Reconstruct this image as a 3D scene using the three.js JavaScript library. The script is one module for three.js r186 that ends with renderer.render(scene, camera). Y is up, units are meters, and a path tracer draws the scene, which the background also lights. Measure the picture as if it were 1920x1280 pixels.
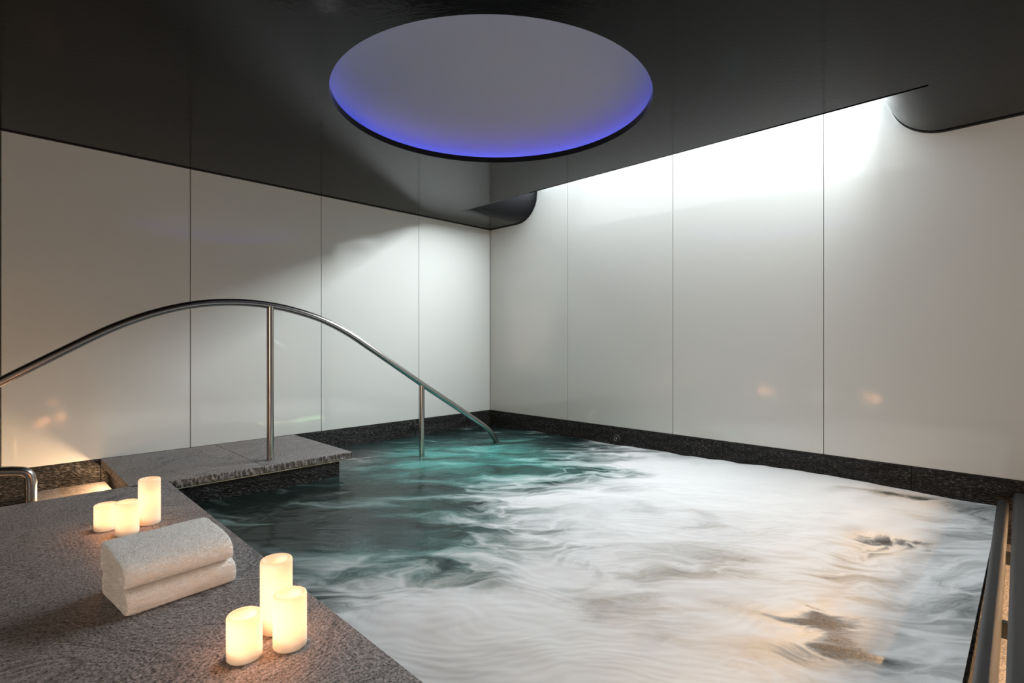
import * as THREE from 'three';
import { RoundedBoxGeometry } from 'three/addons/geometries/RoundedBoxGeometry.js';
import { MeshSurfaceSampler } from 'three/addons/math/MeshSurfaceSampler.js';
import { mergeGeometries, mergeVertices, toCreasedNormals } from 'three/addons/utils/BufferGeometryUtils.js';
import { RectAreaLightUniformsLib } from 'three/addons/lights/RectAreaLightUniformsLib.js';

RectAreaLightUniformsLib.init();

// ------------------------------------------------------------------ camera, exposure, room measures
const scene = new THREE.Scene();
scene.background = new THREE.Color(0x000000);
const renderer = new THREE.WebGLRenderer({ antialias: true });
renderer.toneMapping = THREE.LinearToneMapping;
renderer.toneMappingExposure = 1.0;
renderer.shadowMap.enabled = true;

const F = 990, EYE = 0.72, YAW = THREE.MathUtils.degToRad(45.33);
const camera = new THREE.PerspectiveCamera(2 * THREE.MathUtils.radToDeg(Math.atan(640 / F)), 1.5, 0.02, 60);
camera.position.set(0, EYE, 0);
camera.rotation.set(0, -YAW, 0);

const H = 1.896;                       // ceiling height above the deck
const XB = 3.798, ZA = -4.079;         // right wall, back wall
const XL = -2.6, ZF = 2.2;             // left wall, wall behind
const XE = 3.078;                      // edge of the ceiling along the light slot
const SLOT0 = -3.41, SLOT1 = -0.61, CURL = 0.265, WELL = 2.42, TRAY = -1.45;
const DISC = { x: 1.841, z: -1.957, r: 0.787 };
const WATER = -0.15, POOL_FLOOR = -1.05;
const COOL = new THREE.Color().setRGB(0.90, 0.97, 1.0), WARM = new THREE.Color().setRGB(1.0, 0.62, 0.33);

function areaLight(color, intensity, w, h, pos, towards, parent = scene, name = 'area_light') {
  const l = new THREE.RectAreaLight(color, intensity, w, h);
  l.name = name;
  l.position.set(...pos);
  const p = new THREE.Vector3(...pos), d = new THREE.Vector3(...towards).normalize();
  const up = Math.abs(d.y) > 0.99 ? new THREE.Vector3(0, 0, 1) : new THREE.Vector3(0, 1, 0);
  l.quaternion.setFromRotationMatrix(new THREE.Matrix4().lookAt(p, p.clone().add(d), up));
  parent.add(l);
  return l;
}

// ------------------------------------------------------------------ noise
let seed = 7;
const rnd = () => { seed = (seed * 1664525 + 1013904223) >>> 0; return seed / 4294967296; };
const PERM = new Uint8Array(1024), GX = new Float32Array(256), GY = new Float32Array(256);
{
  const p = [...Array(256).keys()];
  for (let i = 255; i > 0; i--) { const j = Math.floor(rnd() * (i + 1)); [p[i], p[j]] = [p[j], p[i]]; }
  for (let i = 0; i < 1024; i++) PERM[i] = p[i & 255];
  for (let i = 0; i < 256; i++) { const a = rnd() * Math.PI * 2; GX[i] = Math.cos(a); GY[i] = Math.sin(a); }
}
function noise(x, y) {                 // gradient noise, about -1..1
  const xi = Math.floor(x), yi = Math.floor(y), fx = x - xi, fy = y - yi;
  const X = xi & 255, Y = yi & 255;
  const u = fx * fx * fx * (fx * (fx * 6 - 15) + 10), v = fy * fy * fy * (fy * (fy * 6 - 15) + 10);
  const a = PERM[PERM[X] + Y], b = PERM[PERM[X + 1] + Y], c = PERM[PERM[X] + Y + 1], d = PERM[PERM[X + 1] + Y + 1];
  const n0 = GX[a] * fx + GY[a] * fy, n1 = GX[b] * (fx - 1) + GY[b] * fy;
  const n2 = GX[c] * fx + GY[c] * (fy - 1), n3 = GX[d] * (fx - 1) + GY[d] * (fy - 1);
  const k0 = n0 + u * (n1 - n0), k1 = n2 + u * (n3 - n2);
  return (k0 + v * (k1 - k0)) * 1.5;
}
function fbm(x, y, n) { let s = 0, a = 0.5; for (let i = 0; i < n; i++) { s += a * noise(x, y); x = x * 2.03 + 17.1; y = y * 2.03 + 5.7; a *= 0.5; } return s; }
const clamp = (x, a = 0, b = 1) => Math.min(b, Math.max(a, x));
const sstep = (a, b, x) => { const t = clamp((x - a) / (b - a)); return t * t * (3 - 2 * t); };
const lerp = (a, b, t) => a + (b - a) * t;
const enc = (l) => 255 * (l <= 0.0031308 ? 12.92 * l : 1.055 * Math.pow(Math.max(l, 0), 1 / 2.4) - 0.055);

function texture(w, h, fill, srgb, wrap = THREE.MirroredRepeatWrapping) {
  const data = new Uint8Array(w * h * 4);
  const px = [0, 0, 0];
  for (let y = 0, o = 0; y < h; y++) for (let x = 0; x < w; x++, o += 4) {
    fill((x + 0.5) / w, (y + 0.5) / h, px);
    for (let c = 0; c < 3; c++) data[o + c] = clamp(srgb ? enc(px[c]) : px[c] * 255, 0, 255);
    data[o + 3] = 255;
  }
  const t = new THREE.DataTexture(data, w, h, THREE.RGBAFormat);
  t.magFilter = THREE.LinearFilter; t.minFilter = THREE.LinearMipmapLinearFilter; t.generateMipmaps = true;
  t.wrapS = t.wrapT = wrap;
  if (srgb) t.colorSpace = THREE.SRGBColorSpace;
  t.needsUpdate = true;
  return t;
}
const again = (t, sx, sy, ox = 0, oy = 0) => { const c = t.clone(); c.repeat.set(sx, sy); c.offset.set(ox, oy); c.needsUpdate = true; return c; };

// ------------------------------------------------------------------ materials
// leathered grey gneiss: bent bands, fine salt-and-pepper grain drawn out along them
function stoneField(x, y) {
  const wx = fbm(x * 1.1 + 3, y * 1.1 + 9, 3), wy = fbm(x * 1.1 + 31, y * 1.1 + 4, 3);
  const a = x + wx * 0.75, b = y + wy * 0.75;
  const band = noise(a * 1.8, b * 6 + 3) * 0.7 + noise(a * 5, b * 19) * 0.4;
  const vein = Math.abs(noise(a * 1.6 + 50, b * 5.5 + 20));
  const grain = noise(a * 60, b * 105) * 0.38 + noise(x * 130, y * 130) * 0.42 + noise(x * 250 + 7, y * 250) * 0.6;
  return [band, vein, grain];
}
const STONE = 2.0;
const stoneMap = texture(2048, 2048, (u, v, o) => {
  const [band, vein, grain] = stoneField(u * STONE, v * STONE);
  let l = 0.178 + band * 0.036 + grain * 0.25;
  l *= 0.66 + 0.34 * sstep(0.0, 0.06, vein);
  l = Math.max(l, 0.012);
  const w = 0.5 + 0.5 * noise(u * 5, v * 5 + 40);
  o[0] = l * lerp(1.06, 1.16, w); o[1] = l * 1.0; o[2] = l * lerp(1.0, 0.93, w);
}, true);
const stoneBump = texture(1024, 1024, (u, v, o) => {
  const [band, vein, grain] = stoneField(u * STONE, v * STONE);
  o[0] = o[1] = o[2] = 0.5 + grain * 0.3 + band * 0.12 - 0.15 * (1 - sstep(0, 0.08, vein));
});
const deckStone = new THREE.MeshPhysicalMaterial({ color: new THREE.Color().setRGB(1, 1, 1), map: stoneMap, bumpMap: stoneBump, bumpScale: 0.0022, roughness: 0.55, specularIntensity: 0.8 });
// darker, finer streaked stone of the pool sides, streaks lying flat
const darkMap = texture(1024, 1024, (u, v, o) => {
  const x = u * 1.2, y = v * 1.2, w = fbm(x * 2.5, y * 2.5, 3) * 0.12;
  const g = noise(x * 42 + 5, (y + w) * 170) * 0.6 + noise(x * 110, (y + w) * 260) * 0.6, b = noise(x * 5, (y + w) * 26);
  const l = Math.max(0.006, 0.016 + 0.006 * b + 0.20 * Math.max(0, g) ** 1.5 * (0.7 + 0.6 * b) + 0.02 * g);
  o[0] = l * 1.04; o[1] = l; o[2] = l * 0.99;
}, true);
const darkBump = texture(1024, 1024, (u, v, o) => {
  const x = u * 1.2, y = v * 1.2, w = fbm(x * 2.5, y * 2.5, 3) * 0.12;
  o[0] = o[1] = o[2] = 0.5 + 0.3 * noise(x * 42 + 5, (y + w) * 170) + 0.25 * noise(x * 9, (y + w) * 40);
});
const darkStone = new THREE.MeshPhysicalMaterial({ map: again(darkMap, STONE / 1.2, STONE / 1.2), bumpMap: again(darkBump, STONE / 1.2, STONE / 1.2), bumpScale: 0.006, roughness: 0.5, specularIntensity: 0.35 });

const grainBump = texture(512, 512, (u, v, o) => { o[0] = o[1] = o[2] = 0.5 + 0.3 * noise(u * 90, v * 90) + 0.3 * noise(u * 3, v * 3); });
const panelGlass = new THREE.MeshPhysicalMaterial({ color: new THREE.Color().setRGB(0.66, 0.67, 0.645), roughness: 0.07, ior: 1.65 });
const sealant = new THREE.MeshStandardMaterial({ color: new THREE.Color().setRGB(0.22, 0.19, 0.12), roughness: 0.8 });
const lacquer = new THREE.MeshPhysicalMaterial({ color: new THREE.Color().setRGB(0.010, 0.010, 0.011), roughness: 0.10, bumpMap: grainBump, bumpScale: 0.0004, specularIntensity: 0.23 });
const matteBlack = new THREE.MeshStandardMaterial({ color: new THREE.Color().setRGB(0.004, 0.004, 0.004), roughness: 0.7 });
const whitePaint = new THREE.MeshStandardMaterial({ color: new THREE.Color().setRGB(0.8, 0.8, 0.8), roughness: 0.9 });
const wellPaint = new THREE.MeshStandardMaterial({ color: new THREE.Color().setRGB(0.10, 0.10, 0.105), roughness: 0.9 });
const plaster = new THREE.MeshStandardMaterial({ color: new THREE.Color().setRGB(0.42, 0.40, 0.37), roughness: 0.85, bumpMap: grainBump, bumpScale: 0.001 });
const domePaint = new THREE.MeshStandardMaterial({ color: new THREE.Color().setRGB(0.50, 0.49, 0.47), roughness: 0.9 });
const steel = new THREE.MeshPhysicalMaterial({ color: new THREE.Color().setRGB(0.42, 0.40, 0.38), metalness: 1, roughness: 0.24 });
const glow = (c, k) => new THREE.MeshStandardMaterial({ color: 0x000000, emissive: c, emissiveIntensity: k, roughness: 1 });

// ------------------------------------------------------------------ building helpers
const used = {};
function numbered(name) { const n = used[name] = (used[name] ?? -1) + 1; return n ? `${name}_${String(n).padStart(3, '0')}` : name; }
function mesh(name, geo, mat, parent = scene) {
  const m = new THREE.Mesh(geo, mat);
  m.name = parent === scene ? numbered(name) : name;
  m.castShadow = m.receiveShadow = true;
  parent.add(m);
  return m;
}
function thing(name, label, category, pos = [0, 0, 0], group) {
  const g = new THREE.Group();
  g.name = numbered(name); g.position.set(...pos); g.userData = { label, category };
  if (group) g.userData.group = group;
  scene.add(g);
  return g;
}
function structure(name, label, category) { const g = thing(name, label, category); g.userData.kind = 'structure'; return g; }
// uv in metres / STONE, laid flat on whichever way a face looks
function planar(g, seedU = 0, seedV = 0) {
  g = g.index ? g.toNonIndexed() : g;
  g.computeVertexNormals();
  const p = g.attributes.position, n = g.attributes.normal, uv = new Float32Array(p.count * 2);
  for (let i = 0; i < p.count; i++) {
    const ax = Math.abs(n.getX(i)), ay = Math.abs(n.getY(i)), az = Math.abs(n.getZ(i)), x = p.getX(i), y = p.getY(i), z = p.getZ(i);
    const [a, b] = ay >= ax && ay >= az ? [x, z] : ax >= az ? [z, y] : [x, y];
    uv[2 * i] = a / STONE + seedU; uv[2 * i + 1] = b / STONE + seedV;
  }
  g.setAttribute('uv', new THREE.BufferAttribute(uv, 2));
  return g;
}
function box(x0, x1, y0, y1, z0, z1) { const g = new THREE.BoxGeometry(x1 - x0, y1 - y0, z1 - z0); g.translate((x0 + x1) / 2, (y0 + y1) / 2, (z0 + z1) / 2); return g; }
function rbox(x0, x1, y0, y1, z0, z1, r = 0.002, seg = 1) { const g = new RoundedBoxGeometry(x1 - x0, y1 - y0, z1 - z0, seg, r); g.translate((x0 + x1) / 2, (y0 + y1) / 2, (z0 + z1) / 2); return g; }
function slabXZ(points, y0, y1, holes = [], bevel = 0) {
  const s = new THREE.Shape(points.map(([x, z]) => new THREE.Vector2(x, -z)));
  for (const h of holes) s.holes.push(h);
  const g = new THREE.ExtrudeGeometry(s, { depth: y1 - y0 - 2 * bevel, bevelEnabled: bevel > 0, bevelSize: bevel, bevelThickness: bevel, bevelOffset: -bevel, bevelSegments: 2, curveSegments: 96 });
  g.rotateX(-Math.PI / 2); g.translate(0, y0 + bevel, 0);
  return g;
}
const tube = (pts, r, seg = 120, rad = 20) => new THREE.TubeGeometry(new THREE.CatmullRomCurve3(pts.map((p) => new THREE.Vector3(...p)), false, 'centripetal'), seg, r, rad, false);

// ------------------------------------------------------------------ walls
const PANEL_GAP = 0.005;
{
  const w = structure('wall_back', 'glossy off-white glass panel wall behind the handrail', 'wall');
  mesh('backing', box(XL - 0.1, XB + 0.2, -1.3, 3.0, ZA - 0.16, ZA - 0.018), sealant, w);
  const cuts = [XL, -1.77, -0.84, 0.089, 1.016, 1.943, 2.891, XB];
  for (let i = 0; i + 1 < cuts.length; i++) mesh('panel', rbox(cuts[i] + PANEL_GAP / 2, cuts[i + 1] - PANEL_GAP / 2, 0, H + 0.06, ZA - 0.014, ZA, 0.0015), panelGlass, w);
}
{
  const w = structure('wall_right', 'glossy off-white glass panel wall washed from the light slot', 'wall');
  mesh('backing', box(XB + 0.018, XB + 0.16, -1.3, 3.0, ZA - 0.1, ZF + 0.1), sealant, w);
  const cuts = [ZA, -3.04, -1.998, -0.956, 0.086, 1.13, ZF];
  for (let i = 0; i + 1 < cuts.length; i++) mesh('panel', rbox(XB, XB + 0.014, 0, WELL + 0.1, cuts[i] + PANEL_GAP / 2, cuts[i + 1] - PANEL_GAP / 2, 0.0015), panelGlass, w);
}
{
  const w = structure('wall_left', 'plain grey plaster wall beyond the stairwell', 'wall'), z0 = 0.5, z1 = 2.12;
  mesh('wall', box(XL - 0.12, XL, -1.3, 3.0, ZA - 0.1, z0), plaster, w);
  mesh('wall', box(XL - 0.12, XL, -1.3, 3.0, z1, ZF + 0.1), plaster, w);
  mesh('wall', box(XL - 0.12, XL, -1.3, 0, z0, z1), plaster, w);
  mesh('wall', box(XL - 0.12, XL, 1.86, 3.0, z0, z1), plaster, w);
  const d = structure('softbox_1', 'added unseen door with light shining through from the next room', 'softbox');  // added glowing panel out of view, warm fill for the room
  const c = new THREE.Color().setRGB(1, 0.80, 0.64);
  for (const z of [z0 + 0.03, z1 - 0.03]) mesh('softbox_frame', box(XL - 0.09, XL - 0.01, 0, 1.86, z - 0.03, z + 0.03), steel, d);
  mesh('softbox_frame', box(XL - 0.09, XL - 0.01, 1.81, 1.86, z0 + 0.06, z1 - 0.06), steel, d);
  mesh('softbox_pane', box(XL - 0.055, XL - 0.04, 0.005, 1.81, z0 + 0.06, z1 - 0.06), glow(c, 2), d);
  areaLight(c, 8.5, z1 - z0 - 0.14, 1.78, [XL - 0.03, 0.91, (z0 + z1) / 2], [1, 0, 0], d, 'softbox_light');
}
mesh('wall', box(XL - 0.1, XB + 0.1, -1.3, 3.0, ZF, ZF + 0.12), plaster, structure('wall_front', 'plain grey plaster wall facing the pool', 'wall'));

// dark stone band between glass and water, one piece per slab
{
  const b = structure('baseboard_back', 'dark streaked stone band under the back glass wall', 'baseboard');
  for (const [x0, x1] of [[XL, -1.2], [-1.2, 0.53], [0.53, 1.73], [1.73, 2.76], [2.76, XB - 0.012]])
    mesh('stone_slab', planar(rbox(x0 + 0.001, x1 - 0.001, POOL_FLOOR, -0.001, ZA - 0.014, ZA + 0.004, 0.0015), x0 * 0.3, 0.1), darkStone, b);
}
{
  const b = structure('baseboard_right', 'dark streaked stone band under the right glass wall', 'baseboard');
  for (const [z0, z1] of [[ZA + 0.005, -2.9], [-2.9, -1.605], [-1.605, -0.505], [-0.505, 0.6], [0.6, ZF]])
    mesh('stone_slab', planar(rbox(XB - 0.004, XB + 0.014, POOL_FLOOR, -0.001, z0 + 0.0015, z1 - 0.0015, 0.0015), z0 * 0.4, 0.3), darkStone, b);
}

{
  const t = thing('water_jet', 'small round dark jet nozzle low on the stone band at the water line', 'jet', [XB - 0.005, -0.105, -2.51]);
  const plate = new THREE.LatheGeometry([[0.0001, 0.012], [0.012, 0.012], [0.016, 0.007], [0.030, 0.009], [0.038, 0.006], [0.040, 0]].map((p) => new THREE.Vector2(...p)), 40); plate.rotateZ(Math.PI / 2);
  mesh('nozzle_plate', plate, new THREE.MeshStandardMaterial({ color: new THREE.Color().setRGB(0.05, 0.05, 0.05), roughness: 0.35, metalness: 0.6 }), t);
  const eye = new THREE.TorusGeometry(0.013, 0.003, 10, 28); eye.rotateY(Math.PI / 2); eye.translate(-0.012, 0, 0);
  mesh('nozzle_ring', eye, steel, t);
}

// ------------------------------------------------------------------ ceiling, its light slot and the round recess
{
  const c = structure('ceiling', 'black glossy lacquered ceiling with curled slot ends', 'ceiling');
  const hole = new THREE.Path(); hole.absarc(DISC.x, -DISC.z, DISC.r + 0.085, 0, Math.PI * 2, true);
  const flat = slabXZ([[XL, ZA], [XB, ZA], [XB, SLOT0 - CURL], [XE, SLOT0 - CURL], [XE, SLOT1 + CURL], [XB, SLOT1 + CURL], [XB, ZF], [XL, ZF]], H, H + 0.034, [hole]);
  mesh('main_surface', planar(flat), lacquer, c);
  // the ends of the slot roll upwards against the wall
  const curl = (z0, dir) => {
    const s = new THREE.Shape(), N = 40, t = 0.02, up = WELL;
    const pt = (a, r) => [z0 + dir * r * Math.sin(a), H + CURL - r * Math.cos(a)];
    s.moveTo(...pt(0, CURL));
    for (let i = 1; i <= N; i++) s.lineTo(...pt((i / N) * Math.PI / 2, CURL));
    s.lineTo(z0 + dir * CURL, up); s.lineTo(z0 + dir * (CURL - t), up);
    for (let i = N; i >= 0; i--) s.lineTo(...pt((i / N) * Math.PI / 2, CURL - t));
    s.closePath();
    let g = new THREE.ExtrudeGeometry(s, { depth: XB - XE - 0.004, bevelEnabled: false });
    g.deleteAttribute('uv');
    g.applyMatrix4(new THREE.Matrix4().makeBasis(new THREE.Vector3(0, 0, 1), new THREE.Vector3(0, 1, 0), new THREE.Vector3(-1, 0, 0)));
    g.translate(XB - 0.004, 0, 0);
    g = toCreasedNormals(g, 0.5);
    return g;
  };
  mesh('slot_curl', curl(SLOT0 - CURL, 1), lacquer, c);
  mesh('slot_curl', curl(SLOT1 + CURL, -1), lacquer, c);
  // black strips put in for the shadow gap along walls and curls
  mesh('shadow_gap_strip', box(XL, XB, H - 0.006, H + 0.03, ZA, ZA + 0.012), matteBlack, c);
  const gapStripCurve = (z0, dir, za) => {
    const s = new THREE.Shape(), N = 30, r0 = CURL + 0.007, r1 = CURL - 0.004;
    const pt = (a, r) => [z0 + dir * r * Math.sin(a), H + CURL - r * Math.cos(a)];
    s.moveTo(za, H - 0.007); s.lineTo(...pt(0, r0));
    for (let i = 1; i <= N; i++) s.lineTo(...pt((i / N) * 1.35, r0 - 0.006 * (i / N)));
    for (let i = N; i >= 0; i--) s.lineTo(...pt((i / N) * 1.35, r1));
    s.lineTo(za, H + 0.004); s.closePath();
    const g = new THREE.ExtrudeGeometry(s, { depth: 0.014, bevelEnabled: false });
    g.applyMatrix4(new THREE.Matrix4().makeBasis(new THREE.Vector3(0, 0, 1), new THREE.Vector3(0, 1, 0), new THREE.Vector3(-1, 0, 0)));
    g.translate(XB, 0, 0);
    return g;
  };
  mesh('shadow_gap_strip', gapStripCurve(SLOT0 - CURL, 1, ZA), matteBlack, c);
  mesh('shadow_gap_strip', gapStripCurve(SLOT1 + CURL, -1, ZF), matteBlack, c);
  // the well above the slot and the dark void above the ceiling
  mesh('well_lining', box(XE - 0.02, XE, H + 0.0, WELL + 0.02, SLOT0 - CURL, SLOT1 + CURL), wellPaint, c);
  mesh('well_top', box(XE - 0.02, XB + 0.02, WELL + 0.02, WELL + 0.06, SLOT0 - CURL - 0.3, SLOT1 + CURL + 0.3), wellPaint, c);
  mesh('slab_above', box(XL - 0.1, XB + 0.1, 2.9, 3.0, ZA - 0.1, ZF + 0.1), matteBlack, c);
}
{
  const t = thing('cove_light', 'long white light panel up inside the ceiling slot beside the glass wall', 'light');
  const len = SLOT1 - SLOT0 - 0.06, mid = (SLOT0 + SLOT1) / 2;
  mesh('housing', box(XE + 0.01, XB - 0.01, WELL, WELL + 0.018, SLOT0 + 0.02, SLOT1 - 0.02), whitePaint, t);
  mesh('light_panel', box(XE + 0.03, XB - 0.03, WELL - 0.006, WELL, SLOT0 + 0.03, SLOT1 - 0.03), glow(COOL, 3), t);
  // added unseen tray across the slot end, brightens the back wall corner
  const addedEndTray = mesh('added_end_tray', box(XE + 0.04, XB - 0.1, -0.055, 0.055, 0, 0.006), glow(COOL, 4), t);
  addedEndTray.position.set(0, 2.28, SLOT1 - 0.05); addedEndTray.rotation.x = 0.3;
  areaLight(COOL, 100, XB - XE - 0.16, 0.1, [(XB + XE) / 2 - 0.03, 2.277, SLOT1 - 0.058], [0, -0.3, -1], t, 'added_end_light');
  // added unseen tray along the glass, aimed to brighten deck and back wall
  const tray = mesh('added_side_tray', box(-0.1, 0.1, 0, 0.008, SLOT0 + 0.05, SLOT1 - 0.05), glow(COOL, 4), t);
  tray.position.set(XB - 0.036, 2.275, 0); tray.rotation.z = TRAY;
  areaLight(COOL, 98, len - 0.06, 0.18, [XB - 0.036 + 0.012 * Math.sin(TRAY), 2.275 - 0.012 * Math.cos(TRAY), mid], [Math.sin(TRAY), -Math.cos(TRAY), 0], t, 'added_tray_light');
  areaLight(COOL, 1.3, XB - XE - 0.06, len, [(XB + XE) / 2, WELL - 0.012, mid], [0, -1, 0], t, 'slot_light');
}
{
  const t = thing('dome_light', 'round grey ceiling dome with blue light glowing round its rim', 'light', [DISC.x, H, DISC.z]);
  const R = DISC.r, lip = 0.034;
  mesh('rim', new THREE.LatheGeometry([[R + 0.0848, 0], [R, 0], [R, 0.0001], [R, lip], [R + 0.005, lip], [R + 0.005, 0.008], [R + 0.0848, 0.008]].map((p) => new THREE.Vector2(...p)), 200).toNonIndexed(), lacquer, t).geometry.computeVertexNormals();
  const prof = [[R + 0.07, 0.008]];
  for (let i = 0; i <= 30; i++) { const a = (i / 30) * Math.PI / 2; prof.push([(R + 0.07) * Math.cos(a) ** 0.8, lip + 0.02 + 0.26 * Math.sin(a)]); }
  mesh('dome', new THREE.LatheGeometry(prof.map((p) => new THREE.Vector2(Math.max(p[0], 0.0001), p[1])), 160), domePaint, t);
  const blue = new THREE.Color().setRGB(0.015, 0.055, 1.0);
  const led = mesh('led_strip', new THREE.TorusGeometry(R + 0.035, 0.006, 10, 160), glow(blue, 1.5), t);
  led.rotation.x = Math.PI / 2; led.position.y = 0.014;
  const N = 24;
  for (let i = 0; i < N; i++) {
    const a = (i / N) * Math.PI * 2, r = R + 0.035;
    areaLight(blue, 22, 2 * Math.PI * r / N * 0.98, 0.012, [Math.cos(a) * r, 0.022, Math.sin(a) * r], [Math.cos(a), 0.8, Math.sin(a)], t, 'rim_light');
  }
}

// ------------------------------------------------------------------ deck, ledge, stairwell
const EDGE = [[0.6895, -3.2], [0.652, 0.0]];     // pool edge of the deck
{
  const d = structure('floor', 'dark grey leathered stone deck beside the pool', 'floor');
  const slabs = [
    [[XL, -3.2], [-0.62, -3.2], [-0.62, 0.0], [XL, 0.0]],
    [[-0.62, -3.2], [0.6895, -3.2], [0.652, 0.0], [-0.62, 0.0]],
    [[XL, 0.0], [-0.62, 0.0], [-0.62, ZF], [XL, ZF]],
    [[-0.62, 0.0], [0.652, 0.0], [0.652, ZF], [-0.62, ZF]],
    [[0.652, 0.32], [2.2, 0.32], [2.2, ZF], [0.652, ZF]],
    [[2.2, 0.32], [XB - 0.005, 0.32], [XB - 0.005, ZF], [2.2, ZF]],
  ];
  slabs.forEach((s, i) => {
    const cx = s.reduce((a, p) => a + p[0], 0) / 4, cz = s.reduce((a, p) => a + p[1], 0) / 4;
    const inset = s.map(([x, z]) => [x - Math.sign(x - cx) * 0.0006, z - Math.sign(z - cz) * 0.0006]);
    mesh('stone_slab', planar(slabXZ(inset, -0.045, 0, [], 0.002), i * 0.37 + 0.12, i * 0.21), deckStone, d);
  });
  mesh('deck_base', planar(slabXZ([[XL, -3.19], [0.675, -3.19], [0.640, 0.0], [0.640, ZF], [XL, ZF]], -1.3, -0.045)), darkStone, d);
  mesh('deck_base', planar(box(0.64, XB, -1.3, -0.045, 0.33, ZF)), darkStone, d);
}
// the ledge the handrail stands on: two slabs with split front edges on a dark riser
{
  const t = thing('stone_ledge', 'grey stone ledge with split front edge carrying the tall handrail post', 'ledge');
  const x0 = 0.53, xj = 1.165, x1 = 1.722, zf = -3.163, th = 0.042;
  const edgeStrip = (a, b, face, at) => {           // a rough broken face, a to b along the edge
    const nx = Math.round((b - a) / 0.004), ny = 9, pos = [], idx = [], uv = [];
    for (let j = 0; j <= ny; j++) for (let i = 0; i <= nx; i++) {
      const s = a + (b - a) * i / nx, v = clamp((j - 1) / (ny - 2)), y = -th * v - (j ? 0 : 0.0003);
      const rough = (0.010 * noise(s * 85 + 9, y * 22) + 0.006 * noise(s * 190, y * 50) + 0.004 * noise(s * 14, y * 30)) * Math.min(1, 4 * v * (1.08 - v) + 0.25);
      const out = j === 0 || j === ny ? -0.013 : Math.min(rough - 0.0045, 0.001);
      pos.push(...(face === 'z' ? [s, y, at + out] : [at + out, y, s]));
      uv.push(s / STONE * 2.5, y / STONE * 0.8);
    }
    for (let j = 0; j < ny; j++) for (let i = 0; i < nx; i++) {
      const p = j * (nx + 1) + i, q = p + nx + 1;
      idx.push(...(face === 'z' ? [p, q, p + 1, q, q + 1, p + 1] : [p, p + 1, q, q, p + 1, q + 1]));
    }
    const g = new THREE.BufferGeometry();
    g.setAttribute('position', new THREE.Float32BufferAttribute(pos, 3));
    g.setAttribute('uv', new THREE.Float32BufferAttribute(uv, 2));
    g.setIndex(idx); g.computeVertexNormals();
    return g;
  };
  const top = (a, b, k) => planar(rbox(a, b, -th, 0, ZA + 0.005, zf - 0.010, 0.0015), 0.31 + k, 0.55 + k);
  const s1 = mesh('stone_slab', top(x0, xj - 0.0015, 0), deckStone, t);
  mesh('split_edge', edgeStrip(0.69, xj - 0.0015, 'z', zf), deckStone, s1);
  const s2 = mesh('stone_slab', top(xj + 0.0015, x1 - 0.010, 0.4), deckStone, t);
  mesh('split_edge', mergeGeometries([edgeStrip(xj + 0.0015, x1 - 0.002, 'z', zf), edgeStrip(ZA + 0.005, zf - 0.002, 'x', x1)]), deckStone, s2);
  mesh('sealant_line', box(0.69, x1 - 0.075, -th - 0.0062, -th - 0.0004, ZA + 0.02, zf - 0.007), new THREE.MeshStandardMaterial({ color: new THREE.Color().setRGB(0.5, 0.44, 0.32), roughness: 0.7 }), t);
  mesh('riser', planar(box(x0 + 0.04, x1 - 0.085, POOL_FLOOR, -th - 0.0045, ZA + 0.01, zf - 0.020)), darkStone, t);
}
// stairs going down to the left between deck and back wall
{
  const t = thing('stone_stairs', 'warmly lit stone steps going down beside the ledge', 'stairs');
  for (let i = 0; i < 7; i++) {
    const xr = 0.55 - i * 0.3, y = -0.14 - i * 0.15;
    mesh('tread', planar(rbox(xr - 0.33, xr, y - 0.035, y, ZA + 0.006, -3.191, 0.003), i * 0.3, 0.2), deckStone, t);
    mesh('riser', planar(box(xr - 0.31, xr - 0.02, y - 0.16, y - 0.035, ZA + 0.008, -3.191)), deckStone, t);
  }
}
for (const [x, y, k] of [[0.556, -0.046, 210], [-0.1, -0.33, 30], [-0.7, -0.63, 30]]) {
  const t = thing('step_light', `warm light strip tucked under the ${x > 0 ? 'end of the stone ledge above the stairs' : y > -0.4 ? 'nosing of the second stair' : 'nosing of the fourth stair'}`, 'light', [x, y, -3.63]);
  mesh('channel', box(-0.008, 0.0, -0.014, 0.002, -0.4, 0.4), steel, t);
  mesh('led_strip', box(-0.010, -0.008, -0.012, 0, -0.4, 0.4), glow(WARM, 6), t);
  areaLight(WARM, k, 0.8, 0.012, [-0.013, -0.007, 0], [-1, -0.6, 0], t, 'strip_light');
}

{
  const t = thing('stair_wall_light', 'warm light strip under the deck edge along the stairwell', 'light', [-0.7, -0.185, -3.196]);
  mesh('channel', box(-1.1, 1.1, -0.010, 0.010, 0, 0.004), steel, t);
  mesh('led_strip', box(-1.1, 1.1, -0.008, 0.008, -0.003, 0), glow(WARM, 4), t);
  areaLight(WARM, 60, 2.2, 0.016, [0, 0, -0.006], [0, 0, -1], t, 'strip_light');
}

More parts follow.
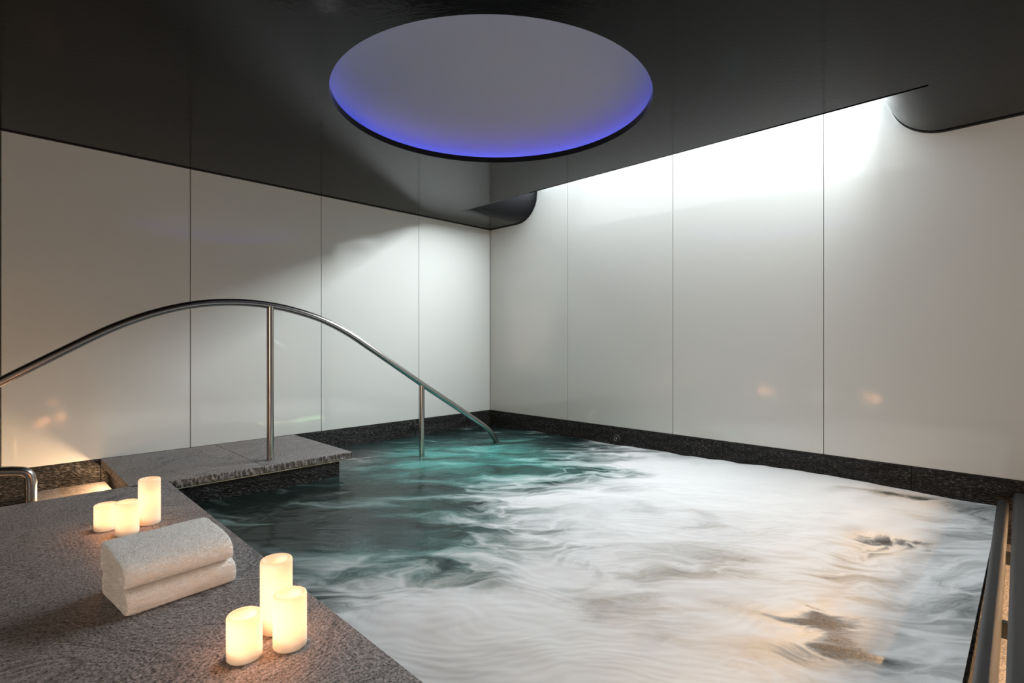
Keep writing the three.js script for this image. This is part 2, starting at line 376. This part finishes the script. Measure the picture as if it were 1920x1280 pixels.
// ------------------------------------------------------------------ pool basin, weir, overflow channel
{
  const b = structure('pool_basin', 'dark stone pool basin with sunken entry steps and seat', 'pool');
  mesh('pool_floor', planar(box(0.6, XB, POOL_FLOOR - 0.1, POOL_FLOOR, ZA, -0.14)), darkStone, b);
  mesh('side', planar(box(0.56, 0.672, POOL_FLOOR, -0.045, -3.19, 0.3)), darkStone, b);
  mesh('weir', planar(rbox(0.66, XB - 0.005, POOL_FLOOR, WATER - 0.012, -0.30, -0.121, 0.012, 3)), darkStone, b);
  for (let i = 0; i < 4; i++) {
    const a = 1.63 + i * 0.36, y = -0.215 - i * 0.2;
    mesh('entry_step', planar(rbox(1.62, a + 0.50, POOL_FLOOR, y, ZA + 0.006, -3.20, 0.004), i * 0.2, 0.3), deckStone, b);
  }
  mesh('seat', planar(rbox(0.68, XB - 0.006, POOL_FLOOR, -0.5, -0.80, -0.29, 0.01), 0.2, 0.7), deckStone, b);
  mesh('channel_floor', planar(box(0.64, XB - 0.005, -0.40, -0.34, -0.15, 0.33), 0.5, 0.5), deckStone, b);
}
const barAt = (x, dz) => -0.1085 + (3.62 - x) * 0.0145 + dz;
{
  const t = thing('overflow_grating', 'dark wet rounded bars over the warm lit overflow channel at the pool edge', 'grating');
  const barMat = new THREE.MeshPhysicalMaterial({ color: new THREE.Color().setRGB(0.022, 0.022, 0.023), roughness: 0.36, bumpMap: again(grainBump, 14, 2), bumpScale: 0.0016 });
  const L = 3.05;
  [[-0.004, -0.100, 0.046, 3.745], [0.061, -0.052, 0.055, 3.745], [0.145, -0.03, 0.055, 3.745], [0.223, -0.02, 0.055, 3.745], [0.30, -0.012, 0.055, 3.745]].forEach(([dz, top, w, end]) => {
    const g = new RoundedBoxGeometry(L, 0.055, w, 6, 0.019);
    const m = mesh('bar', g, barMat, t);
    m.position.set(end - L / 2, top - 0.0275, barAt(end - L / 2, dz));
    m.rotation.y = Math.atan(0.0145);
  });
  for (let i = 0; i < 5; i++) {
    const x = 3.60 - i * 0.72;
    mesh('cross_support', box(x - 0.012, x + 0.012, -0.165, -0.118, -0.095, 0.25), matteBlack, t);
  }
}
{
  const t = thing('channel_light', 'warm light strip shining along the overflow channel under the dark bars', 'light', [2.2, -0.112, 0.03]);
  mesh('channel', box(-1.5, 1.5, 0, 0.003, -0.010, 0.010), steel, t);
  mesh('led_strip', box(-1.5, 1.5, -0.003, 0, -0.008, 0.008), glow(WARM, 4), t);
  areaLight(WARM, 110, 3.0, 0.016, [0, -0.006, 0], [0, -1, -0.45], t, 'strip_light');
}
{
  const t = thing('seat_light', 'warm underwater light strip along the front of the sunken seat', 'light', [2.3, -0.45, -0.318]);
  mesh('channel', box(-1.45, 1.45, -0.016, 0.016, 0, 0.017), steel, t);
  mesh('led_strip', box(-1.45, 1.45, -0.012, 0.012, -0.004, 0), glow(WARM, 5), t);
  areaLight(WARM, 115, 2.9, 0.024, [0, 0, -0.008], [0, 0, -1], t, 'strip_light');
}
for (const [x, y, z, dx, dz, label] of [[0.678, -0.5, -2.75, 1, 0, 'round teal underwater lamp in the pool side below the deck']]) {
  const t = thing('pool_lamp', label, 'lamp', [x, y, z]);
  const c = new THREE.Color().setRGB(0.25, 1.0, 0.82);
  const face = new THREE.CylinderGeometry(0.07, 0.07, 0.012, 40); face.rotateX(Math.PI / 2);
  const ring = new THREE.TorusGeometry(0.078, 0.009, 12, 48);
  const l = mesh('lens', face, glow(c, 2), t), r = mesh('bezel', ring, steel, t);
  if (dx) { l.rotation.y = r.rotation.y = Math.PI / 2; }
  areaLight(c, 60, 0.13, 0.13, [dx * 0.02, 0, dz * 0.02], [dx, 0.25, dz], t, 'lamp_light');
}

// ------------------------------------------------------------------ churning water
{
  const x0 = 0.668, x1 = XB - 0.004, z0 = ZA + 0.004, z1 = -0.130, W = x1 - x0, D = z1 - z0;
  const shore = [[0.6, -1.45], [1.0, -1.52], [1.3, -1.6], [1.7, -1.78], [2.0, -2.0], [2.3, -2.2], [2.7, -2.2], [3.1, -2.25], [3.5, -2.5], [3.85, -2.75]];
  const shoreAt = (x) => { for (let i = 1; i < shore.length; i++) if (x <= shore[i][0]) { const [a, b] = [shore[i - 1], shore[i]]; return lerp(a[1], b[1], (x - a[0]) / (b[0] - a[0])); } return -2.75; };
  // thin or thick foam: x, z, reach along the flow, reach across, amount
  const spots = [[3.35, -1.35, 0.75, 0.5, 0.5], [3.1, -0.85, 0.6, 0.4, 0.45], [2.4, -1.35, 0.5, 0.35, 0.12], [2.1, -1.95, 0.45, 0.16, 0.28], [1.0, -1.15, 0.45, 0.35, 0.42], [1.5, -0.75, 0.6, 0.3, 0.08],
    [2.85, -0.36, 0.35, 0.2, -0.32], [3.55, -0.26, 0.32, 0.22, -0.42], [1.85, -0.38, 0.35, 0.2, -0.4], [3.0, -2.0, 0.3, 0.13, -0.45], [3.45, -2.2, 0.3, 0.08, -0.25], [3.4, -0.55, 0.22, 0.1, -0.35], [1.75, -1.25, 0.35, 0.12, -0.2], [2.3, -0.3, 0.4, 0.12, -0.2], [3.1, -0.3, 0.4, 0.1, -0.2], [1.45, -0.65, 0.3, 0.1, -0.2]];
  const tealGlowSpots = [[2.65, -3.1, 0.85, 0.7, 1.0], [2.5, -2.4, 0.8, 0.4, 0.5], [1.75, -2.1, 0.6, 0.4, 0.38], [1.25, -1.7, 0.5, 0.35, 0.5], [3.2, -3.3, 0.4, 0.5, 0.3], [2.2, -3.4, 0.4, 0.3, 0.5]];  // teal underwater glow painted into the water colour
  const paleSpots = [[1.95, -3.62, 0.26, 0.34, 1.0], [1.85, -0.40, 0.4, 0.22, 0.9], [2.85, -0.38, 0.4, 0.22, 0.9], [3.5, -0.32, 0.3, 0.2, 0.8]];  // patches of paler tint over the step and seat
  const sum = (list, x, z) => { let s = 0; for (const [cx, cz, ra, rb, w] of list) { const dx = x - cx, dz = z - cz, a = (dx * 0.703 + dz * 0.711) / ra, b = (dx * 0.711 - dz * 0.703) / rb; s += w * Math.exp(-(a * a + b * b)); } return s; };
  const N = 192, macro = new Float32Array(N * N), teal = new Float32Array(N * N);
  for (let j = 0; j < N; j++) for (let i = 0; i < N; i++) {
    const x = x0 + W * i / (N - 1), z = z0 + D * j / (N - 1);
    macro[j * N + i] = 0.66 * sstep(-0.75, 0.75, z - shoreAt(x)) + sum(spots, x, z) - 0.22 * Math.exp(-(((z + 0.36) / 0.09) ** 2)) * sstep(-0.25, 0.35, noise(x * 2.6 + 4, 8.3)) * sstep(1.5, 2.0, x);
    teal[j * N + i] = sum(tealGlowSpots, x, z);
  }
  const grid = (g, u, v) => { const a = clamp(u) * (N - 1.001), b = clamp(v) * (N - 1.001), i = Math.floor(a), j = Math.floor(b), p = j * N + i; return lerp(lerp(g[p], g[p + 1], a - i), lerp(g[p + N], g[p + N + 1], a - i), b - j); };
  const foamAt = (u, v) => {
    const x = x0 + u * W, z = z0 + v * D;
    const a0 = x * 0.703 + z * 0.711, b0 = x * 0.711 - z * 0.703;        // along and across the drift of the foam
    const w1 = fbm(a0 * 1.1 + 2, b0 * 1.5 + 7, 3), w2 = fbm(a0 * 1.1 + 40, b0 * 1.5 + 21, 3);
    const a = a0 + w1 * 0.34, b = b0 + w2 * 0.24;
    const w3 = fbm(a * 3.4 + 9, b * 6, 3), w4 = fbm(a * 3.4 + 70, b * 6 + 5, 3);
    const c = a + w3 * 0.20, d = b + w4 * 0.10;
    const wisp = fbm(c * 1.7, d * 5.0, 6);
    const n = fbm(c * 2.3 + 33, d * 6.2 + 11, 3), thread = Math.pow(1 - clamp(Math.abs(n) * 3.2), 2.5);
    const fine = noise(c * 16, d * 70) * 0.5 + noise(c * 30, d * 150) * 0.45 + noise(c * 55 + 8, d * 260) * 0.4;
    const sx = (w1 * 0.5) / W, sz = (w2 * 0.5) / D;
    const m = grid(macro, u + sx, v + sz);
    const edge = sstep(0.0, 0.25, m) * (1 - sstep(0.5, 0.95, m));
    const f = m + wisp * lerp(0.66, 0.46, sstep(0.3, 0.8, m)) + thread * 0.30 * edge + fine * (0.05 + 0.07 * edge);
    const pale = clamp(sum(paleSpots, x, z) * (0.85 + 0.5 * wisp));
    return [sstep(0.06, 0.92, f), clamp(grid(teal, u, v) * (0.75 + wisp * 0.9)) * (1 - pale), pale];      // foam, painted teal glow, paler tint
  };
  const TW = 1632, TH = 2048, colour = new Uint8Array(TW * TH * 4), optic = new Uint8Array(TW * TH * 4);
  for (let y = 0, o = 0; y < TH; y++) for (let x = 0; x < TW; x++, o += 4) {
    const [f, t, k] = foamAt((x + 0.5) / TW, (y + 0.5) / TH);
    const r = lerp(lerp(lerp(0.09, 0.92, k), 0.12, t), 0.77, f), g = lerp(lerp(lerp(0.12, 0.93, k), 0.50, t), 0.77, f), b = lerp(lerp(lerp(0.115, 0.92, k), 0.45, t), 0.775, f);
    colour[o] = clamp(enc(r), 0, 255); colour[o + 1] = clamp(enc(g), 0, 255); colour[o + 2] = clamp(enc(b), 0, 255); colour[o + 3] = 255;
    optic[o] = 255 * lerp(lerp(0.93, 0.42, t), 0.16, Math.sqrt(f));                      // how much passes
    optic[o + 1] = 255 * lerp(0.2, 1, sstep(0, 0.4, f)); optic[o + 2] = 0; optic[o + 3] = 255;
  }
  const data = (d, srgb) => { const t = new THREE.DataTexture(d, TW, TH, THREE.RGBAFormat); t.magFilter = THREE.LinearFilter; t.minFilter = THREE.LinearMipmapLinearFilter; t.generateMipmaps = true; if (srgb) t.colorSpace = THREE.SRGBColorSpace; t.needsUpdate = true; return t; };
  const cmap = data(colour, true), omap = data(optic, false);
  const ripple = texture(1024, 1024, (u, v, o) => {
    const x = u * W, z = v * D, a = x * 0.703 + z * 0.711, b = x * 0.711 - z * 0.703, w = fbm(a * 2, b * 2, 2) * 0.3;
    o[0] = o[1] = o[2] = 0.5 + 0.4 * noise((a + w) * 5, (b + w) * 14) + 0.22 * noise((a + w) * 14, (b - w) * 34);
  });
  const NX = 180, NZ = 220, g = new THREE.PlaneGeometry(W, D, NX, NZ);
  g.rotateX(-Math.PI / 2); g.translate(x0 + W / 2, WATER, z0 + D / 2);
  const p = g.attributes.position, uv = g.attributes.uv;
  for (let i = 0; i < p.count; i++) {
    const x = p.getX(i), z = p.getZ(i), u = (x - x0) / W, v = (z - z0) / D, m = clamp(grid(macro, u, v));
    uv.setXY(i, u, v);
    const boil = 0.022 * m * fbm(x * 2.4, z * 2.4, 3) + 0.020 * sstep(0.55, 1.1, m) + 0.004 * noise(x * 7, z * 7);
    p.setY(i, WATER + boil * sstep(0, 0.08, u) * sstep(0, 0.06, 1 - v));
  }
  g.computeVertexNormals();
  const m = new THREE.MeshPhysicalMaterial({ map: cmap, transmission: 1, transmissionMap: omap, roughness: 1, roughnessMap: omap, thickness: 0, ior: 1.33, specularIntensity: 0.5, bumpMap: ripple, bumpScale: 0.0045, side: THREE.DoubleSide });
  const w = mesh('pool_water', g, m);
  w.userData = { label: 'churning teal pool water covered with drifting white foam', category: 'water', kind: 'stuff' };
}

// ------------------------------------------------------------------ stainless handrails
{
  const t = thing('handrail', 'tall arched stainless steel handrail running down into the pool', 'handrail', [1.25, 0, -3.303]);
  const R = 0.021, pts = [[-1.1, -0.22], [-0.6, 0.105], [-0.25, 0.332], [0.07, 0.538], [0.263, 0.660], [0.479, 0.790], [0.661, 0.872], [0.862, 0.928], [1.081, 0.948], [1.276, 0.936], [1.43, 0.906], [1.583, 0.860], [1.748, 0.784], [1.959, 0.656], [2.364, 0.401], [2.707, 0.192], [2.95, 0.042], [3.03, -0.012], [3.08, -0.055], [3.12, -0.106], [3.177, -0.182], [3.32, -0.36]];
  mesh('rail', tube(pts.map(([x, y]) => [x - 1.25, y, 0]), R, 260, 24), steel, t);
  const post = (x, y0, y1) => { const g = new THREE.CylinderGeometry(0.0205, 0.0205, y1 - y0, 28); g.translate(x - 1.25, (y0 + y1) / 2, 0); return g; };
  mesh('post', post(1.25, 0, 0.93), steel, t);
  mesh('post', post(2.368, -0.62, 0.395), steel, t);
}
{
  const t = thing('grab_rail', 'short bent steel grab rail rising from the stairwell by the deck edge', 'handrail', [0.169, 0, -3.238]);
  const pts = [[-0.75, 0.34], [-0.45, 0.25], [-0.25, 0.182], [-0.12, 0.150], [-0.06, 0.142], [-0.025, 0.133], [-0.008, 0.117], [-0.001, 0.09], [0, 0.05], [0, -0.12], [0, -0.289]];
  mesh('rail', tube(pts.map(([x, y]) => [x, y, 0]), 0.0215, 140, 24), steel, t);
}

// ------------------------------------------------------------------ candles
{
  const FLAME = new THREE.Color().setRGB(1.0, 0.40, 0.16);
  const wax = new THREE.MeshPhysicalMaterial({ color: new THREE.Color().setRGB(0.93, 0.84, 0.72), roughness: 0.95, transmission: 0.55, thickness: 0, specularIntensity: 0.4, emissive: new THREE.Color().setRGB(1.0, 0.70, 0.50), emissiveIntensity: 0.16 });
  const solid = new THREE.MeshPhysicalMaterial({ color: new THREE.Color().setRGB(0.88, 0.80, 0.68), roughness: 0.8 });
  const rad = 0.0375;
  const candle = (h, pos, label, group, k, wick) => {
    const t = thing('pillar_candle', label, 'candle', pos, group);
    const prof = [[0.0001, 0.0006], [rad - 0.003, 0.0006], [rad, 0.004], [rad, h - 0.006], [rad - 0.0015, h - 0.002], [rad - 0.005, h], [rad - 0.010, h - 0.003], [rad - 0.013, h - 0.010], [rad - 0.015, h - 0.022], [rad - 0.019, h - 0.032], [rad - 0.026, h - 0.037], [0.0001, h - 0.038]];
    let g = new THREE.LatheGeometry(new THREE.SplineCurve(prof.slice(3, 11).map((p) => new THREE.Vector2(...p))).getPoints(40), 56);
    const low = new THREE.LatheGeometry(prof.slice(0, 4).map((p) => new THREE.Vector2(...p)), 56);
    const bowl = new THREE.LatheGeometry(prof.slice(10).map((p) => new THREE.Vector2(...p)), 56);
    mesh('wax_shell', mergeGeometries([low, g, bowl]), wax, t);
    const ch = 0.022 + 0.19 * h;
    const core = new THREE.LatheGeometry([[0.0001, 0.002], [rad - 0.002, 0.002], [rad - 0.0022, 0.35 * ch], [rad - 0.006, 0.62 * ch], [rad - 0.013, 0.84 * ch], [rad - 0.022, 0.96 * ch], [0.0001, ch]].map((p) => new THREE.Vector2(...p)), 48);
    mesh('wax_core', core, solid, t);
    const fy = ch + 0.42 * (h - ch);
    const bulb = mesh('flame_bulb', new THREE.LatheGeometry([[0.0001, -0.012], [0.004, -0.008], [0.005, 0], [0.003, 0.007], [0.0001, 0.013]].map((p) => new THREE.Vector2(...p)), 16), glow(FLAME, 8), t);
    bulb.position.y = fy;
    if (wick) { const w = new THREE.CylinderGeometry(0.0008, 0.0008, 0.008, 8); w.translate(0.003, h - 0.034, 0.002); mesh('wick', w, matteBlack, t); }
    const l = new THREE.PointLight(FLAME, k * 0.58, 0, 2); l.name = 'candle_light'; l.position.set(0, fy, 0); l.castShadow = true; l.shadow.radius = 0.25; t.add(l);
  };
  const front = 'candles in front of the towels', back = 'candles behind the towels';
  candle(0.100, [0.428, 0, -1.282], 'short lit pillar candle with dark wick, in the trio beside the pool edge', front, 0.024, true);
  candle(0.126, [0.520, 0, -1.254], 'middle-height lit pillar candle in the trio beside the pool edge', front, 0.022);
  candle(0.178, [0.525, 0, -1.348], 'tallest lit pillar candle of the trio beside the pool edge', front, 0.015);
  candle(0.122, [0.393, 0, -2.415], 'middle-height lit pillar candle in the trio by the stairwell', back, 0.022);
  candle(0.178, [0.478, 0, -2.492], 'tallest lit pillar candle of the trio by the stairwell', back, 0.019);
  candle(0.098, [0.345, 0, -2.530], 'shortest lit pillar candle of the trio by the stairwell', back, 0.024);
}

// ------------------------------------------------------------------ folded towels
{
  const terry = texture(512, 512, (u, v, o) => { o[0] = o[1] = o[2] = 0.5 + 0.4 * noise(u * 110, v * 110) + 0.25 * noise(u * 52, v * 52); });
  const cotton = new THREE.MeshPhysicalMaterial({ color: new THREE.Color().setRGB(0.94, 0.92, 0.89), roughness: 1, sheen: 0.8, sheenColor: new THREE.Color().setRGB(1, 0.97, 0.93), sheenRoughness: 0.6, bumpMap: again(terry, 1, 1), bumpScale: 0.0018 });
  const loops = new THREE.MeshPhysicalMaterial({ color: new THREE.Color().setRGB(0.96, 0.945, 0.92), roughness: 1, transmission: 0.45, thickness: 0, specularIntensity: 0.1 });
  const towel = (label, pos, turn, w, section, sd) => {
    const NX = 110, NT = 150, rings = [];
    const end = 0.016, capK = [0.02, 0.35, 0.7, 0.9];
    for (const k of capK) rings.push([-w / 2, k, 1]);
    for (let i = 0; i <= 8; i++) { const a = (i / 8) * Math.PI / 2; rings.push([-w / 2 + end * (1 - Math.cos(a)) , 1 - 0.055 * (1 - Math.sin(a)), 0]); }
    for (let i = 1; i < NX; i++) rings.push([-w / 2 + end + (w - 2 * end) * i / NX, 1, 0]);
    const n = rings.length;
    for (let i = 12; i >= 0; i--) rings.push([-rings[i][0], rings[i][1], rings[i][2]]);
    const pos3 = [], uv = [], idx = [], curve = new THREE.CatmullRomCurve3(section.map(([z, y]) => new THREE.Vector3(0, y, z)), true, 'catmullrom', 0.5), pts = curve.getSpacedPoints(NT);
    const c = new THREE.Vector3(); pts.slice(0, NT).forEach((p) => c.addScaledVector(p, 1 / NT));
    rings.forEach(([x, k, cap], r) => pts.forEach((p, j) => {
      let y = c.y + (p.y - c.y) * k, z = c.z + (p.z - c.z) * k, px = x;
      const t = j / NT, dy = p.y - c.y, dz = p.z - c.z, len = Math.hypot(dy, dz) || 1;
      const d = 0.0016 * noise(px * 40 + sd, t * 34) + 0.0007 * noise(px * 130 + sd, t * 120) + 0.005 * noise(px * 7 + sd, t * 6);
      if (y > 0.006) { y += (dy / len) * d * k; z += (dz / len) * d * k; }
      if (cap) px -= Math.sign(x) * 0.008 * Math.pow(Math.abs(Math.cos((y - 0.004) * Math.PI / 0.017)), 6) * (0.4 + 0.6 * clamp(k)) + 0.003 * noise(z * 60, y * 60 + sd);
      pos3.push(px, Math.max(y, 0.0005), z); uv.push(px * 3.3, t * 1.6);
    }));
    const M = NT + 1;
    for (let r = 0; r + 1 < rings.length; r++) for (let j = 0; j < NT; j++) { const a = r * M + j, b = a + M; idx.push(a, b, a + 1, b, b + 1, a + 1); }
    const g = new THREE.BufferGeometry();
    g.setAttribute('position', new THREE.Float32BufferAttribute(pos3, 3)); g.setAttribute('uv', new THREE.Float32BufferAttribute(uv, 2)); g.setIndex(idx); g.computeVertexNormals();
    const m = mesh('folded_towel', g, cotton);
    // the looped pile: short tufts standing out of the cloth
    const tuft = new THREE.ConeGeometry(0.0008, 0.0036, 4, 1, true); tuft.rotateX(Math.PI / 2); tuft.translate(0, 0, 0.0012);
    const count = 34000, pile = new THREE.InstancedMesh(tuft, loops, count), sampler = new MeshSurfaceSampler(m);
    sampler.setRandomGenerator(rnd); sampler.build();
    const q = new THREE.Vector3(), nn = new THREE.Vector3(), o = new THREE.Object3D();
    for (let i = 0; i < count; i++) {
      sampler.sample(q, nn);
      if (q.y < 0.004) q.y = 0.006;
      o.position.copy(q);
      o.lookAt(q.x + nn.x + (rnd() - 0.5) * 1.3, q.y + nn.y + (rnd() - 0.5) * 1.3, q.z + nn.z + (rnd() - 0.5) * 1.3);
      o.scale.setScalar(0.6 + 0.7 * rnd()); o.updateMatrix(); pile.setMatrixAt(i, o.matrix);
    }
    pile.name = 'terry_pile'; pile.userData = { kind: 'stuff' }; pile.castShadow = pile.receiveShadow = true; m.add(pile);
    m.position.set(...pos); m.rotation.y = turn; m.userData = { label, category: 'towel', group: 'stack of white towels on the deck' };
    return m;
  };
  const lower = [[0.100, 0.0], [0.111, 0.015], [0.113, 0.036], [0.104, 0.056], [0.08, 0.065], [0.02, 0.067], [-0.06, 0.067], [-0.10, 0.064], [-0.110, 0.045], [-0.110, 0.02], [-0.10, 0.0], [-0.03, 0.0], [0.05, 0.0]];
  const upper = [[0.098, 0.0], [0.112, 0.012], [0.114, 0.030], [0.104, 0.048], [0.08, 0.060], [0.02, 0.071], [-0.04, 0.078], [-0.08, 0.081], [-0.100, 0.076], [-0.108, 0.05], [-0.106, 0.02], [-0.095, 0.0], [-0.03, 0.0], [0.05, 0.0]];
  towel('white terry towel folded flat on the stone deck, under the other towel', [0.398, 0, -1.802], 0.10, 0.275, lower, 3);
  towel('white terry towel folded on top of the other towel', [0.392, 0.0705, -1.802], 0.10, 0.272, upper, 19);
}

renderer.render(scene, camera);
